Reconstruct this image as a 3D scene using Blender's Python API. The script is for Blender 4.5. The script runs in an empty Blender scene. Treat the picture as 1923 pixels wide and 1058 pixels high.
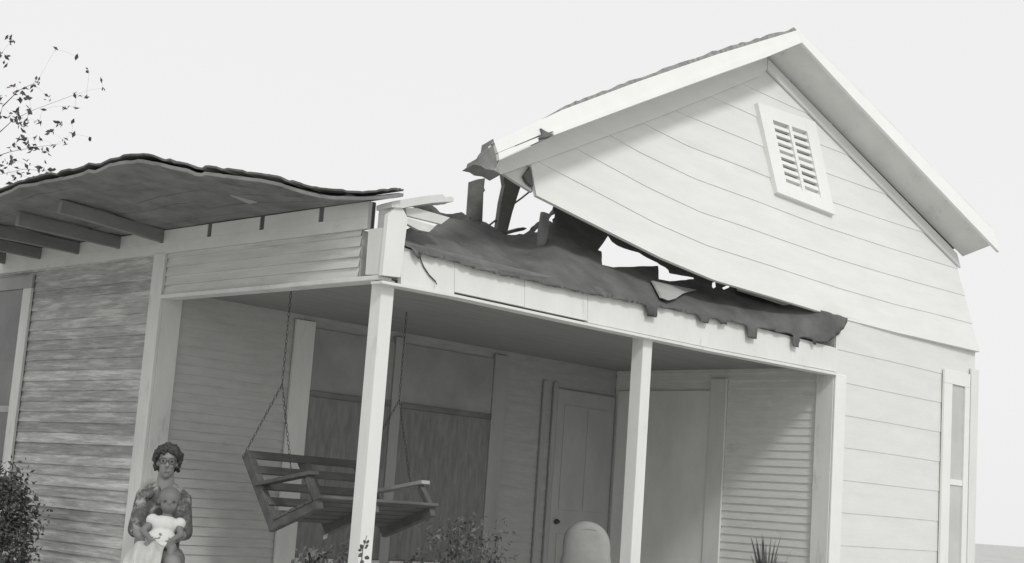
import bpy, bmesh, math, random
from mathutils import Vector, Matrix, noise
from mathutils.geometry import delaunay_2d_cdt

random.seed(7)
S = bpy.context.scene
COL = S.collection

# ------------------------------------------------------------------ camera
F_PX, PITCH, ROLL, YAW = 2764.99, math.radians(8.7536), math.radians(4.0935), math.radians(44.5229)
CX, CY = 961.5, 529.0
FW = Vector((math.cos(YAW) * math.cos(PITCH), math.sin(YAW) * math.cos(PITCH), math.sin(PITCH)))
R0 = Vector((math.sin(YAW), -math.cos(YAW), 0)); U0 = R0.cross(FW)
RT = R0 * math.cos(ROLL) + U0 * math.sin(ROLL); UP = -R0 * math.sin(ROLL) + U0 * math.cos(ROLL)
CAM = Vector((-5.37954, -6.32064, 1.45))
cam = bpy.data.cameras.new("Camera"); cam.sensor_width = 36.0
cam.lens = F_PX / 1923.0 * 36.0; cam.clip_start = 0.1; cam.clip_end = 2000
camo = bpy.data.objects.new("Camera", cam); COL.objects.link(camo)
M = Matrix((RT, UP, -FW)).transposed().to_4x4(); M.translation = CAM
camo.matrix_world = M
S.camera = camo

# ------------------------------------------------------------------ sky, sun, exposure
SUN_DIR = Vector((-0.26, -0.70, 0.68)).normalized()      # towards the sun: front of the gable, high
el = math.asin(SUN_DIR.z); az = math.atan2(SUN_DIR.x, SUN_DIR.y)
W = bpy.data.worlds.new("World"); S.world = W; W.use_nodes = True
nt = W.node_tree; bg = nt.nodes["Background"]
sky = nt.nodes.new("ShaderNodeTexSky"); sky.sky_type = 'NISHITA'; sky.sun_disc = False
sky.sun_elevation = el; sky.sun_rotation = az; sky.dust_density = 4.0
bw = nt.nodes.new("ShaderNodeRGBToBW"); nt.links.new(sky.outputs[0], bw.inputs[0])
mx = nt.nodes.new("ShaderNodeMix"); mx.data_type = 'RGBA'; mx.inputs[0].default_value = 0.9
nt.links.new(bw.outputs[0], mx.inputs[6]); mx.inputs[7].default_value = (9.35, 9.4, 9.35, 1)   # white veil of cloud
nt.links.new(mx.outputs[2], bg.inputs[0]); bg.inputs[1].default_value = 0.1
sl = bpy.data.lights.new("Sun", 'SUN'); sl.energy = 1.5; sl.angle = math.radians(10); sl.color = (1, 0.99, 0.97)
so = bpy.data.objects.new("Sun", sl); COL.objects.link(so)
so.rotation_euler = (-SUN_DIR).to_track_quat('-Z', 'Y').to_euler(); so.location = (0, -10, 15)
S.view_settings.view_transform = 'Standard'; S.view_settings.look = 'None'
S.view_settings.exposure = 0.0; S.view_settings.gamma = 1.0

# ------------------------------------------------------------------ pixel <-> world helpers (survey of the photograph)
def ray(x, y): return FW * F_PX + RT * (x - CX) - UP * (y - CY)
def at(x, y, ax, v):
    i = 'xyz'.index(ax); d = ray(x, y); return CAM + d * ((v - CAM[i]) / d[i])
def px_x(v): return lambda x, y: at(x, y, 'x', v)
def px_y(v): return lambda x, y: at(x, y, 'y', v)
GK, GJ, GX, GZ = 0.3, -0.02, 4.9, 3.15                 # the wind-tilted gable plane
GN = -Vector((-GJ, 1, -GK)).normalized()               # its outward normal
def px_g(off=0.0):
    o = Vector((GX, 0, GZ)) + GN * off
    def f(x, y):
        d = ray(x, y); return CAM + d * ((o - CAM).dot(GN) / d.dot(GN))
    return f
def lerp_tab(tab, x):
    if x <= tab[0][0]:
        a, b = tab[0], tab[1]
    elif x >= tab[-1][0]:
        a, b = tab[-2], tab[-1]
    else:
        for a, b in zip(tab, tab[1:]):
            if a[0] <= x <= b[0]: break
    return a[1] + (b[1] - a[1]) * (x - a[0]) / (b[0] - a[0])

# ------------------------------------------------------------------ materials
TINT = (1.0, 1.005, 0.975)
def mat(name, v, rough=0.75, var=0.15, scale=6.0, stretch=(1, 1, 1), spots=0.0, spot_v=0.1, spot_scale=3.0, bump=0.15, bscale=40.0, spec=0.3, board=0.0, bvar=0.2):
    m = bpy.data.materials.new(name); m.use_nodes = True
    n, l = m.node_tree.nodes, m.node_tree.links
    p = n["Principled BSDF"]; p.inputs["Roughness"].default_value = rough
    p.inputs["Specular IOR Level"].default_value = spec
    tc = n.new("ShaderNodeTexCoord"); mp = n.new("ShaderNodeMapping"); mp.inputs["Scale"].default_value = stretch
    l.new(tc.outputs["Object"], mp.inputs[0])
    nz = n.new("ShaderNodeTexNoise"); nz.inputs["Scale"].default_value = scale; nz.inputs["Detail"].default_value = 6
    nz.inputs["Roughness"].default_value = 0.65
    l.new(mp.outputs[0], nz.inputs["Vector"])
    cr = n.new("ShaderNodeValToRGB")
    a, b = v * (1 - var), min(0.9, v * (1 + var))
    cr.color_ramp.elements[0].position = 0.3; cr.color_ramp.elements[1].position = 0.7
    cr.color_ramp.elements[0].color = (a * TINT[0], a * TINT[1], a * TINT[2], 1)
    cr.color_ramp.elements[1].color = (b * TINT[0], b * TINT[1], b * TINT[2], 1)
    l.new(nz.outputs["Fac"], cr.inputs[0])
    out = cr.outputs[0]
    if spots > 0:
        n2 = n.new("ShaderNodeTexNoise"); n2.inputs["Scale"].default_value = spot_scale; n2.inputs["Detail"].default_value = 8
        n2.inputs["Roughness"].default_value = 0.7
        l.new(mp.outputs[0], n2.inputs["Vector"])
        r2 = n.new("ShaderNodeValToRGB")
        r2.color_ramp.elements[0].position = 1 - spots - 0.06; r2.color_ramp.elements[1].position = 1 - spots + 0.06
        l.new(n2.outputs["Fac"], r2.inputs[0])
        mm = n.new("ShaderNodeMix"); mm.data_type = 'RGBA'
        l.new(r2.outputs[0], mm.inputs[0]); l.new(out, mm.inputs[6])
        mm.inputs[7].default_value = (spot_v * TINT[0], spot_v * TINT[1], spot_v * TINT[2], 1)
        out = mm.outputs[2]
    if board > 0:
        sx = n.new("ShaderNodeSeparateXYZ"); l.new(tc.outputs["Object"], sx.inputs[0])
        ma = n.new("ShaderNodeMath"); ma.operation = 'MULTIPLY_ADD'; ma.inputs[1].default_value = 1 / board; ma.inputs[2].default_value = -0.25 / board
        l.new(sx.outputs[2], ma.inputs[0]); fl_ = n.new("ShaderNodeMath"); fl_.operation = 'FLOOR'; l.new(ma.outputs[0], fl_.inputs[0])
        wn = n.new("ShaderNodeTexWhiteNoise"); wn.noise_dimensions = '1D'; l.new(fl_.outputs[0], wn.inputs["W"])
        mr = n.new("ShaderNodeMapRange"); mr.inputs[3].default_value = 1 - bvar; mr.inputs[4].default_value = 1 + bvar * 0.6; l.new(wn.outputs[0], mr.inputs[0])
        mb = n.new("ShaderNodeMix"); mb.data_type = 'RGBA'; mb.blend_type = 'MULTIPLY'; mb.inputs[0].default_value = 1
        l.new(out, mb.inputs[6]); l.new(mr.outputs[0], mb.inputs[7]); out = mb.outputs[2]
    l.new(out, p.inputs["Base Color"])
    if bump > 0:
        nb = n.new("ShaderNodeTexNoise"); nb.inputs["Scale"].default_value = bscale; nb.inputs["Detail"].default_value = 4
        l.new(mp.outputs[0], nb.inputs["Vector"])
        bp = n.new("ShaderNodeBump"); bp.inputs["Strength"].default_value = bump; bp.inputs["Distance"].default_value = 0.01
        l.new(nb.outputs["Fac"], bp.inputs["Height"]); l.new(bp.outputs[0], p.inputs["Normal"])
    return m
MT = {}
MT['gable'] = mat("gable_paint", 0.68, 0.6, 0.05, 3.0, (0.6, 1, 3), 0.33, 0.62, 2.0, 0.08)
MT['white'] = mat("white_trim", 0.69, 0.55, 0.06, 4.0, (1, 1, 0.3), 0.36, 0.52, 5.0, 0.1)
MT['bright'] = mat("bright_white_trim", 0.75, 0.5, 0.03, 4.0, (1, 1, 1), 0, 0, 1, 0.05)  # even white, lighter than the other trim
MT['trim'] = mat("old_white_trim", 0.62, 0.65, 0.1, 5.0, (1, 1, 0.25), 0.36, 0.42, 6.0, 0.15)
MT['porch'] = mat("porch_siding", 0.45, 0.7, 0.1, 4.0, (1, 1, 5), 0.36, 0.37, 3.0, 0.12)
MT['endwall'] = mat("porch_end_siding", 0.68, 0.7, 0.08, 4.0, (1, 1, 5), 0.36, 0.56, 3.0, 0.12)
MT['inner'] = mat("shaded_casing", 0.34, 0.65, 0.1, 5.0, (1, 1, 0.25), 0, 0, 6.0, 0.15)  # darkened casing trim: the deep porch's shade is put into its colour
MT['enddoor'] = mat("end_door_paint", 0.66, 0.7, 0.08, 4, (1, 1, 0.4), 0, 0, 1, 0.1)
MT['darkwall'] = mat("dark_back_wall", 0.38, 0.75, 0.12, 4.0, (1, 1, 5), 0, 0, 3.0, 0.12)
MT['panel'] = mat("header_siding", 0.56, 0.7, 0.1, 4.0, (1, 0.5, 5), 0.36, 0.42, 3.0, 0.12)
MT['frieze'] = mat("frieze_paint", 0.62, 0.65, 0.08, 3.0, (1, 1, 2), 0.34, 0.5, 4.0, 0.1)
MT['weather'] = mat("weathered_boards", 0.4, 0.85, 0.25, 9.0, (1, 0.45, 6), 0.45, 0.60, 5.0, 0.35, 30, board=0.0755, bvar=0.3)
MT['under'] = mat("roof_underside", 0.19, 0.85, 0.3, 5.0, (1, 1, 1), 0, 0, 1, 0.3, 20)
MT['felt'] = mat("tar_felt", 0.11, 0.8, 0.3, 4.0, (1, 1, 1), 0.35, 0.17, 3.0, 0.4, 14)
MT['shingle'] = mat("roof_shingle", 0.25, 0.9, 0.4, 20, (1, 1, 1), 0, 0, 1, 0.5, 60)
MT['rafter'] = mat("rafter_wood", 0.34, 0.8, 0.15, 5, (0.4, 1, 1), 0, 0, 1, 0.2)
MT['rafterdark'] = mat("rafter_old_wood", 0.21, 0.8, 0.2, 5, (0.4, 1, 1), 0, 0, 1, 0.2)
MT['lap'] = mat("bleached_cloth", 0.8, 0.9, 0.05, 8, (1, 1, 1), 0, 0, 1, 0.15, 60)
MT['darkwood'] = mat("old_dark_wood", 0.17, 0.8, 0.25, 8, (0.5, 0.5, 1), 0, 0, 1, 0.25)
MT['swing'] = mat("swing_wood", 0.11, 0.7, 0.3, 9, (0.4, 1, 1), 0, 0, 1, 0.2)
MT['swingpale'] = mat("pale_swing_arm", 0.36, 0.7, 0.2, 9, (1, 0.5, 1), 0, 0, 1, 0.2)  # paler than the rest of the swing
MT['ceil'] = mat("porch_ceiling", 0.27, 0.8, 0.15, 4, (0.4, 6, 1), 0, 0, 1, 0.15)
MT['floor'] = mat("porch_floor", 0.55, 0.7, 0.2, 5, (0.4, 6, 1), 0, 0, 1, 0.2)
MT['pane'] = mat("window_glass", 0.1, 0.15, 0.3, 2, (1, 1, 1), 0, 0, 1, 0, spec=0.5)
MT['paler'] = mat("sky_reflection_glass", 0.5, 0.3, 0.1, 2, (1, 1, 1), 0, 0, 1, 0)  # sky reflection painted in as a pale pane colour
MT['shade'] = mat("drawn_shade", 0.3, 0.9, 0.15, 3, (1, 1, 1), 0, 0, 1, 0.1)
MT['screen'] = mat("window_screen", 0.21, 0.9, 0.25, 9, (4, 4, 0.7), 0.38, 0.19, 6.0, 0.1)
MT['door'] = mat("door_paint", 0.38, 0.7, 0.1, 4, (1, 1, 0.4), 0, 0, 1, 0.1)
MT['slot'] = mat("vent_dark", 0.2, 0.9, 0.1, 3, (1, 1, 1), 0, 0, 1, 0)
MT['ground'] = mat("dry_yard", 0.48, 0.95, 0.25, 0.6, (1, 1, 1), 0.42, 0.36, 0.25, 0.5, 8)
MT['leaf'] = mat("leaf_dark", 0.09, 0.6, 0.45, 9, (1, 1, 1), 0, 0, 1, 0)
MT['leaf2'] = mat("leaf_pale", 0.14, 0.6, 0.5, 9, (1, 1, 1), 0, 0, 1, 0)
MT['bark'] = mat("bark", 0.12, 0.9, 0.3, 10, (1, 1, 0.3), 0, 0, 1, 0.5)
MT['skin'] = mat("skin_woman", 0.24, 0.55, 0.08, 12, (1, 1, 1), 0, 0, 1, 0.03)
MT['skinb'] = mat("skin_baby", 0.18, 0.55, 0.06, 12, (1, 1, 1), 0, 0, 1, 0.03)
MT['hair'] = mat("dark_hair", 0.06, 0.6, 0.5, 40, (1, 1, 1), 0, 0, 1, 0.6, 120)
MT['cloth'] = mat("white_cloth", 0.62, 0.9, 0.06, 8, (1, 1, 1), 0, 0, 1, 0.15, 60)
MT['skirt'] = mat("dark_skirt", 0.16, 0.9, 0.3, 14, (1, 1, 1), 0, 0, 1, 0.15, 60)
MT['blouse'] = mat("print_blouse", 0.11, 0.9, 0.45, 22, (1, 1, 1), 0.44, 0.36, 11, 0.15, 60)
MT['black'] = mat("black_frame", 0.06, 0.4, 0.1, 5, (1, 1, 1), 0, 0, 1, 0)
MT['chain'] = mat("rusty_chain", 0.06, 0.6, 0.2, 30, (1, 1, 1), 0, 0, 1, 0)
MT['cushion'] = mat("pale_cushion", 0.33, 0.9, 0.1, 6, (1, 1, 1), 0, 0, 1, 0.2, 40)
MT['clay'] = mat("clay_pot", 0.25, 0.8, 0.15, 8, (1, 1, 1), 0, 0, 1, 0.1)

# ------------------------------------------------------------------ object helpers
def link(name, bm, m, parent=None, smooth=False):
    bmesh.ops.recalc_face_normals(bm, faces=bm.faces)
    me = bpy.data.meshes.new(name); bm.to_mesh(me); bm.free()
    if isinstance(m, str): m = MT[m]
    me.materials.append(m)
    if smooth:
        for p in me.polygons: p.use_smooth = True
    o = bpy.data.objects.new(name, me); COL.objects.link(o)
    if parent is not None:
        o.parent = parent; o.matrix_parent_inverse = PINV.get(parent.name, Matrix.Identity(4))
    return o
PINV = {}
def thing(name, loc, label, cat, group=None):
    o = bpy.data.objects.new(name, None); COL.objects.link(o); o.location = loc; o.empty_display_size = 0.2
    PINV[o.name] = Matrix.Translation(-Vector(loc))
    return tag(o, label, cat, group)
def tag(o, label, cat, group=None):
    o['label'] = label; o['category'] = cat
    if group: o['group'] = group
    return o
def add_box(bm, lo, hi, bev=0.0):
    vs = [bm.verts.new((x, y, z)) for x in (lo[0], hi[0]) for y in (lo[1], hi[1]) for z in (lo[2], hi[2])]
    fs = []
    for q in ((0, 1, 3, 2), (4, 6, 7, 5), (0, 4, 5, 1), (2, 3, 7, 6), (0, 2, 6, 4), (1, 5, 7, 3)):
        fs.append(bm.faces.new([vs[i] for i in q]))
    if bev > 0:
        es = list({e for f in fs for e in f.edges})
        bmesh.ops.bevel(bm, geom=es, offset=bev, segments=1, affect='EDGES')
def box(name, lo, hi, m, parent=None, bev=0.004):
    bm = bmesh.new(); add_box(bm, lo, hi, bev); return link(name, bm, m, parent)
def add_bar(bm, a, b, w, h, up=Vector((0, 0, 1)), bev=0.003):
    a, b = Vector(a), Vector(b); d = (b - a).normalized(); s = d.cross(up).normalized(); t = s.cross(d)
    vs = []
    for p in (a, b):
        for i, j in ((-1, -1), (1, -1), (1, 1), (-1, 1)):
            vs.append(bm.verts.new(p + s * (w / 2 * i) + t * (h / 2 * j)))
    fs = [bm.faces.new(vs[0:4]), bm.faces.new(vs[4:8])]
    for i in range(4):
        fs.append(bm.faces.new((vs[i], vs[(i + 1) % 4], vs[4 + (i + 1) % 4], vs[4 + i])))
    if bev:
        bmesh.ops.bevel(bm, geom=list({e for f in fs for e in f.edges}), offset=bev, segments=1, affect='EDGES')
def bar(name, a, b, w, h, m, parent=None, up=Vector((0, 0, 1))):
    bm = bmesh.new(); add_bar(bm, a, b, w, h, up); return link(name, bm, m, parent)
def add_tube(bm, pts, rad, n=8, cap=True):
    pts = [Vector(p) for p in pts]; rings = []
    if not hasattr(rad, '__len__'): rad = [rad] * len(pts)
    for i, p in enumerate(pts):
        d = (pts[min(i + 1, len(pts) - 1)] - pts[max(i - 1, 0)]).normalized()
        a = d.cross(Vector((0.31, 0.2, 0.93))).normalized()
        b = d.cross(a)
        rings.append([bm.verts.new(p + (a * math.cos(2 * math.pi * k / n) + b * math.sin(2 * math.pi * k / n)) * rad[i]) for k in range(n)])
    for r, s in zip(rings, rings[1:]):
        for k in range(n):
            bm.faces.new((r[k], r[(k + 1) % n], s[(k + 1) % n], s[k]))
    if cap:
        bm.faces.new(rings[0][::-1]); bm.faces.new(rings[-1])
def tube(name, pts, rad, m, parent=None, n=8):
    bm = bmesh.new(); add_tube(bm, pts, rad, n); return link(name, bm, m, parent, True)
def inside(pt, poly):
    c = False; x, y = pt
    for i in range(len(poly)):
        x1, y1 = poly[i]; x2, y2 = poly[i - 1]
        if (y1 > y) != (y2 > y) and x < (x2 - x1) * (y - y1) / (y2 - y1) + x1: c = not c
    return c
def jag(poly, step, amp, rnd):
    out = []
    for i in range(len(poly)):
        a, b = Vector(poly[i]), Vector(poly[(i + 1) % len(poly)]); n = max(1, int((b - a).length / step))
        for k in range(n):
            p = a.lerp(b, k / n)
            if k: p += Vector((rnd.uniform(-amp, amp), rnd.uniform(-amp, amp)))
            out.append((p.x, p.y))
    return out
def add_slab(bm, poly, fn, thick, holes=(), grid=0):
    """surveyed outline laid on its real surface fn and given the thickness vector"""
    vs, es = [], []
    for pl in [poly] + list(holes):
        o = len(vs); vs += [Vector(p) for p in pl]
        es += [(o + i, o + (i + 1) % len(pl)) for i in range(len(pl))]
    if grid:
        x0, x1 = min(p[0] for p in poly), max(p[0] for p in poly); y0, y1 = min(p[1] for p in poly), max(p[1] for p in poly)
        y = y0
        while y < y1:
            x = x0
            while x < x1:
                p = (x + grid * 0.3 * math.sin(y * 1.3), y)
                if inside(p, poly) and not any(inside(p, h) for h in holes): vs.append(Vector(p))
                x += grid
            y += grid
    v2, e2, f2, _, _, _ = delaunay_2d_cdt(vs, es, [], 0, 1e-5)
    keep = []
    for f in f2:
        c = sum((v2[i] for i in f), Vector((0, 0))) / len(f)
        if inside(c, poly) and not any(inside(c, h) for h in holes): keep.append(f)
    used = sorted({i for f in keep for i in f}); thick = Vector(thick)
    A = {i: bm.verts.new(fn(*v2[i])) for i in used}
    B = {i: bm.verts.new(A[i].co + thick) for i in used}
    cnt = {}
    for f in keep:
        bm.faces.new([A[i] for i in f]); bm.faces.new([B[i] for i in reversed(f)])
        for i in range(len(f)):
            a, b = f[i], f[(i + 1) % len(f)]; k = (min(a, b), max(a, b)); cnt.setdefault(k, []).append((a, b))
    for k, l in cnt.items():
        if len(l) == 1:
            a, b = l[0]; bm.faces.new((A[b], A[a], B[a], B[b]))
def slab(name, poly, fn, thick, m, parent=None, holes=(), grid=0, smooth=False):
    bm = bmesh.new(); add_slab(bm, poly, fn, thick, holes, grid); return link(name, bm, m, parent, smooth)
def siding(name, P, n, u0, u1, nu, lines, bot, top, m, parent, lap=0.012, wob=0.0, back=0.05):
    """lapped boards: lines(i,u) gives the lower edge of course i; clipped to bot(u)..top(u)"""
    bm = bmesh.new(); n = Vector(n); i = 0
    us = [u0 + (u1 - u0) * k / nu for k in range(nu + 1)]
    def course(i):
        any_ = False
        row = []
        for u in us:
            w = wob * noise.noise(Vector((u * 1.3, i * 7.1, 3.3)))
            a = max(lines(i, u) + w, bot(u)); b = min(lines(i + 1, u) + wob * noise.noise(Vector((u * 1.3, (i + 1) * 7.1, 3.3))), top(u))
            row.append((a, b))
        for k in range(nu):
            (a0, b0), (a1, b1) = row[k], row[k + 1]
            if b0 - a0 < 1e-3 and b1 - a1 < 1e-3: continue
            any_ = True
            b0 = max(b0, a0 + 1e-4); b1 = max(b1, a1 + 1e-4)
            h = max(1e-3, lines(i + 1, us[k]) - lines(i, us[k]))
            def q(u, z, zi):
                t = min(1, max(0, (z - zi) / h)); return P(u, z) + n * (lap * (1 - t) + 0.002)
            va = [bm.verts.new(q(us[k], a0, lines(i, us[k]))), bm.verts.new(q(us[k + 1], a1, lines(i, us[k + 1]))),
                  bm.verts.new(q(us[k + 1], b1, lines(i, us[k + 1]))), bm.verts.new(q(us[k], b0, lines(i, us[k])))]
            bm.faces.new(va)
            lb = [bm.verts.new(P(us[k], a0)), bm.verts.new(P(us[k + 1], a1))]
            bm.faces.new((lb[0], lb[1], va[1], va[0]))
        return any_
    while i < 80:
        course(i)
        if all(lines(i + 1, u) >= top(u) for u in us): break
        i += 1
    # solid sheathing behind the boards
    for k in range(nu):
        ca, cb = us[k], us[k + 1]
        if top(ca) - bot(ca) < 1e-3 and top(cb) - bot(cb) < 1e-3: continue
        p = [P(ca, bot(ca)), P(cb, bot(cb)), P(cb, max(top(cb), bot(cb) + 1e-4)), P(ca, max(top(ca), bot(ca) + 1e-4))]
        fr = [bm.verts.new(v) for v in p]; bk = [bm.verts.new(v - n * back) for v in p]
        bm.faces.new(fr); bm.faces.new(bk[::-1]); bm.faces.new((fr[0], bk[0], bk[1], fr[1])); bm.faces.new((fr[2], bk[2], bk[3], fr[3]))
        if k == 0: bm.faces.new((fr[0], fr[3], bk[3], bk[0]))
        if k == nu - 1: bm.faces.new((fr[1], bk[1], bk[2], fr[2]))
    bmesh.ops.remove_doubles(bm, verts=bm.verts, dist=1e-5)
    return link(name, bm, m, parent)

# ------------------------------------------------------------------ ground
bm = bmesh.new()
N = 60
def gz(x, y):
    d = math.hypot(x - 2, y - 1); return 0.04 * noise.noise(Vector((x * 0.25, y * 0.25, 0))) if d < 60 else 0.0
rad = [0, 1.5, 3, 4.5, 6, 8, 10, 13, 17, 23, 32, 45, 70, 120, 250, 600, 1500]
rings = []
for r in rad:
    if r == 0: rings.append([bm.verts.new((2, 1, 0))] * N)
    else: rings.append([bm.verts.new((2 + r * math.cos(2 * math.pi * k / N), 1 + r * math.sin(2 * math.pi * k / N), gz(2 + r * math.cos(2 * math.pi * k / N), 1 + r * math.sin(2 * math.pi * k / N)))) for k in range(N)])
for a, b in zip(rings, rings[1:]):
    for k in range(N):
        q = (a[k], b[k], b[(k + 1) % N], a[(k + 1) % N])
        bm.faces.new(q if a[k] is not a[(k + 1) % N] else (a[k], b[k], b[(k + 1) % N]))
g = link("ground", bm, 'ground', None, True); g['kind'] = 'structure'

# ================================================================== THE HOUSE
YC, XD = 2.26, 4.77          # porch depth and width
FL = 0.42                    # porch floor
XR, YB = 7.13, 5.6           # right corner, rear wall
H = thing("house", (3.6, 2.8, 0), "storm damaged white clapboard house with its gable lifted and porch roof torn open", "house")

# --- porch floor, ceiling, skirt
box("porch_floor", (-0.32, -0.28, FL - 0.05), (XD, YC, FL), 'floor', H)
box("porch_skirt", (-0.24, -0.2, 0.0), (XD - 0.02, YC - 0.1, FL - 0.054), 'trim', H)
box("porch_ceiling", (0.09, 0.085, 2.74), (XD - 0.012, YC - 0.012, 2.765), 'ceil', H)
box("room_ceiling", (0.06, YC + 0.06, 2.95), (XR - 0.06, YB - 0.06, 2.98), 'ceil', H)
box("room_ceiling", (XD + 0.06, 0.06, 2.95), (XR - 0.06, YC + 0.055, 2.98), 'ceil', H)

# --- left wall (plane x = 0), weathered boards
L0 = 0.42
siding("left_wall", lambda u, z: Vector((0, u, z)), (-1, 0, 0), YC + 0.115, YB, 60, lambda i, u: 0.25 + 0.0755 * i, lambda u: 0.25, lambda u: 3.0, 'weather', H, 0.010, 0.004)
# --- wall behind the porch (plane y = YC) and the end wall of the porch (plane x = XD)
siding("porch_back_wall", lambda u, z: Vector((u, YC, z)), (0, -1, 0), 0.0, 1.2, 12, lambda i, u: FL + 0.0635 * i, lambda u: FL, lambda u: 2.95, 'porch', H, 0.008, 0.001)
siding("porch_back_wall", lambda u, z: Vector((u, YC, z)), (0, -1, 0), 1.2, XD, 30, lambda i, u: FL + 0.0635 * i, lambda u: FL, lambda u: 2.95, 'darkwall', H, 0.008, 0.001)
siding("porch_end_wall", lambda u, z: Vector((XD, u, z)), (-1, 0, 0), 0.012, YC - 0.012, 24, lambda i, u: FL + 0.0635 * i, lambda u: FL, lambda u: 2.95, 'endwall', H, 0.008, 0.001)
# --- front wall right of the porch (plane y = 0) below the gable
siding("front_wall", lambda u, z: Vector((u, 0, z)), (0, -1, 0), XD, XR, 24, lambda i, u: 0.3 + 0.2575 * i + 0.018, lambda u: 0.25, lambda u: 3.17, 'gable', H, 0.0045, 0.003)
box("right_wall", (XR - 0.05, 0.055, 0.25), (XR, YB, 2.95), 'gable', H)
box("rear_wall", (0.055, YB - 0.05, 0.25), (XR - 0.055, YB - 0.002, 2.95), 'weather', H)
for lo, hi in (((0.01, YC + 0.1, 0), (0.12, YB, 0.246)), ((XD + 0.1, 0.02, 0), (XR - 0.02, 0.12, 0.246)), ((XR - 0.14, 0.14, 0), (XR - 0.03, YB, 0.246))):
    box("foundation", lo, hi, 'darkwood', H)

# --- porch posts
def post(x, y, s, m):
    bm = bmesh.new(); add_box(bm, (x, y, FL), (x + s, y + s, 2.69), 0.004); return link("porch_post", bm, m, H)
post(0.012, 0.012, 0.095, 'white'); p2 = at(1208, 640, 'y', 0.05).x
post(p2 - 0.045, 0.01, 0.10, 'white')
# corner boards where the left wall and the end wall meet the porch
bm = bmesh.new(); add_box(bm, (-0.03, YC - 0.028, 0.3), (-0.004, YC + 0.112, 2.99), 0.003); link("corner_board", bm, 'trim', H)
bm = bmesh.new(); add_box(bm, (-0.0035, YC - 0.03, FL), (0.145, YC - 0.003, 2.735), 0.003); link("corner_board", bm, 'trim', H)
xa = at(1566, 720, 'y', -0.02).x; xb = at(1587, 720, 'y', -0.02).x
box("corner_board", (XD - 0.026, -0.035, 0.28), (xb, -0.016, 2.69), 'bright', H)
box("corner_board", (XD - 0.028, -0.0155, FL), (XD - 0.003, 0.145, 2.735), 'white', H)
box("corner_board", (XR - 0.12, -0.035, 0.26), (XR + 0.022, -0.013, 3.0), 'white', H)
box("corner_board", (XR + 0.002, -0.0125, 0.26), (XR + 0.022, 0.12, 2.96), 'white', H)

# --- left header over the porch: frieze board with rafter notches, siding panel, bottom trim
ys = [0.58, 1.17, 1.74, 2.30, 2.85, 3.41, 3.97, 4.53, 5.09]
edges = [0.145] + [v for y in ys for v in (y - 0.024, y + 0.024)] + [YB]
bm = bmesh.new()
add_box(bm, (-0.026, 0.145, 2.985), (0.0, YB, 3.06), 0.0)
for a, b in zip(edges[0::2], edges[1::2]):
    add_box(bm, (-0.026, a, 3.0605), (0.0, b, 3.145), 0.0)
link("frieze_board", bm, 'frieze', H)
siding("header_panel", lambda u, z: Vector((0.0, u, z)), (-1, 0, 0), 0.21, YC - 0.03, 20, lambda i, u: 2.705 + 0.0615 * i, lambda u: 2.705, lambda u: 2.984, 'panel', H, 0.011, 0.001, 0.08)
box("bottom_trim", (-0.035, 0.0, 2.675), (0.07, YC - 0.032, 2.703), 'trim', H)
slab("corner_board", [(692, 431), (722, 427), (716, 516), (686, 516)], px_x(-0.03), (0.02, 0, 0), 'trim', H)
# --- corner post cover (pulled loose) and frieze remnants over the front beam
slab("corner_board", [(729, 404), (742, 389), (757, 393), (766, 410), (752, 521), (718, 517)], px_y(-0.045), (0, 0.03, 0), 'white', H)
box("corner_stud", (0.01, 0.01, 2.705), (0.1, 0.1, 3.1), 'frieze', H)
slab("frieze_board", [(762, 391), (783, 391), (845, 409), (829, 421), (764, 405)], px_y(-0.012), (0, 0.03, 0), 'trim', H)
slab("frieze_board", [(762, 408), (817, 425), (806, 436), (786, 432), (762, 419)], px_y(-0.010), (0, 0.03, 0), 'trim', H)
# --- front beam: four abutting boards on a plate, with the loose bottom trim
TOP = [(752, 463), (790, 475), (905, 507), (1075, 545), (1215, 572), (1400, 610), (1540, 646), (1575, 655)]
BOT = [(718, 527), (860, 554), (1100, 606), (1340, 656), (1572, 700)]
def beam_board(x0, x1, lift=0):
    xs = sorted({x0, x1} | {p[0] for p in TOP + BOT if x0 < p[0] < x1})
    top = [(x, lerp_tab(TOP, x)) for x in xs]; bt = [(x, lerp_tab(BOT, x) - lift) for x in reversed(xs)]
    return top + bt
bm = bmesh.new()
for i, (a, b, lf) in enumerate(((753, 853, 0), (853.6, 985, 4.5), (985.6, 1103, 4.0), (1103.6, 1573, 1))):
    add_slab(bm, beam_board(a, b, lf), px_y(-0.02 + 0.001 * (i % 2)), (0, 0.03, 0))
link("porch_beam", bm, 'white', H)
box("beam_plate", (0.05, 0.0115, 2.695), (XD, 0.075, 2.93), 'darkwood', H)
bm = bmesh.new()
xs = [718, 860, 1100, 1340, 1572]
add_slab(bm, [(x, lerp_tab(BOT, x)) for x in xs] + [(x, lerp_tab(BOT, x) + 5.0) for x in reversed(xs)], px_y(-0.045), (0, 0.10, 0))
link("bottom_trim", bm, 'white', H)

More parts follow.
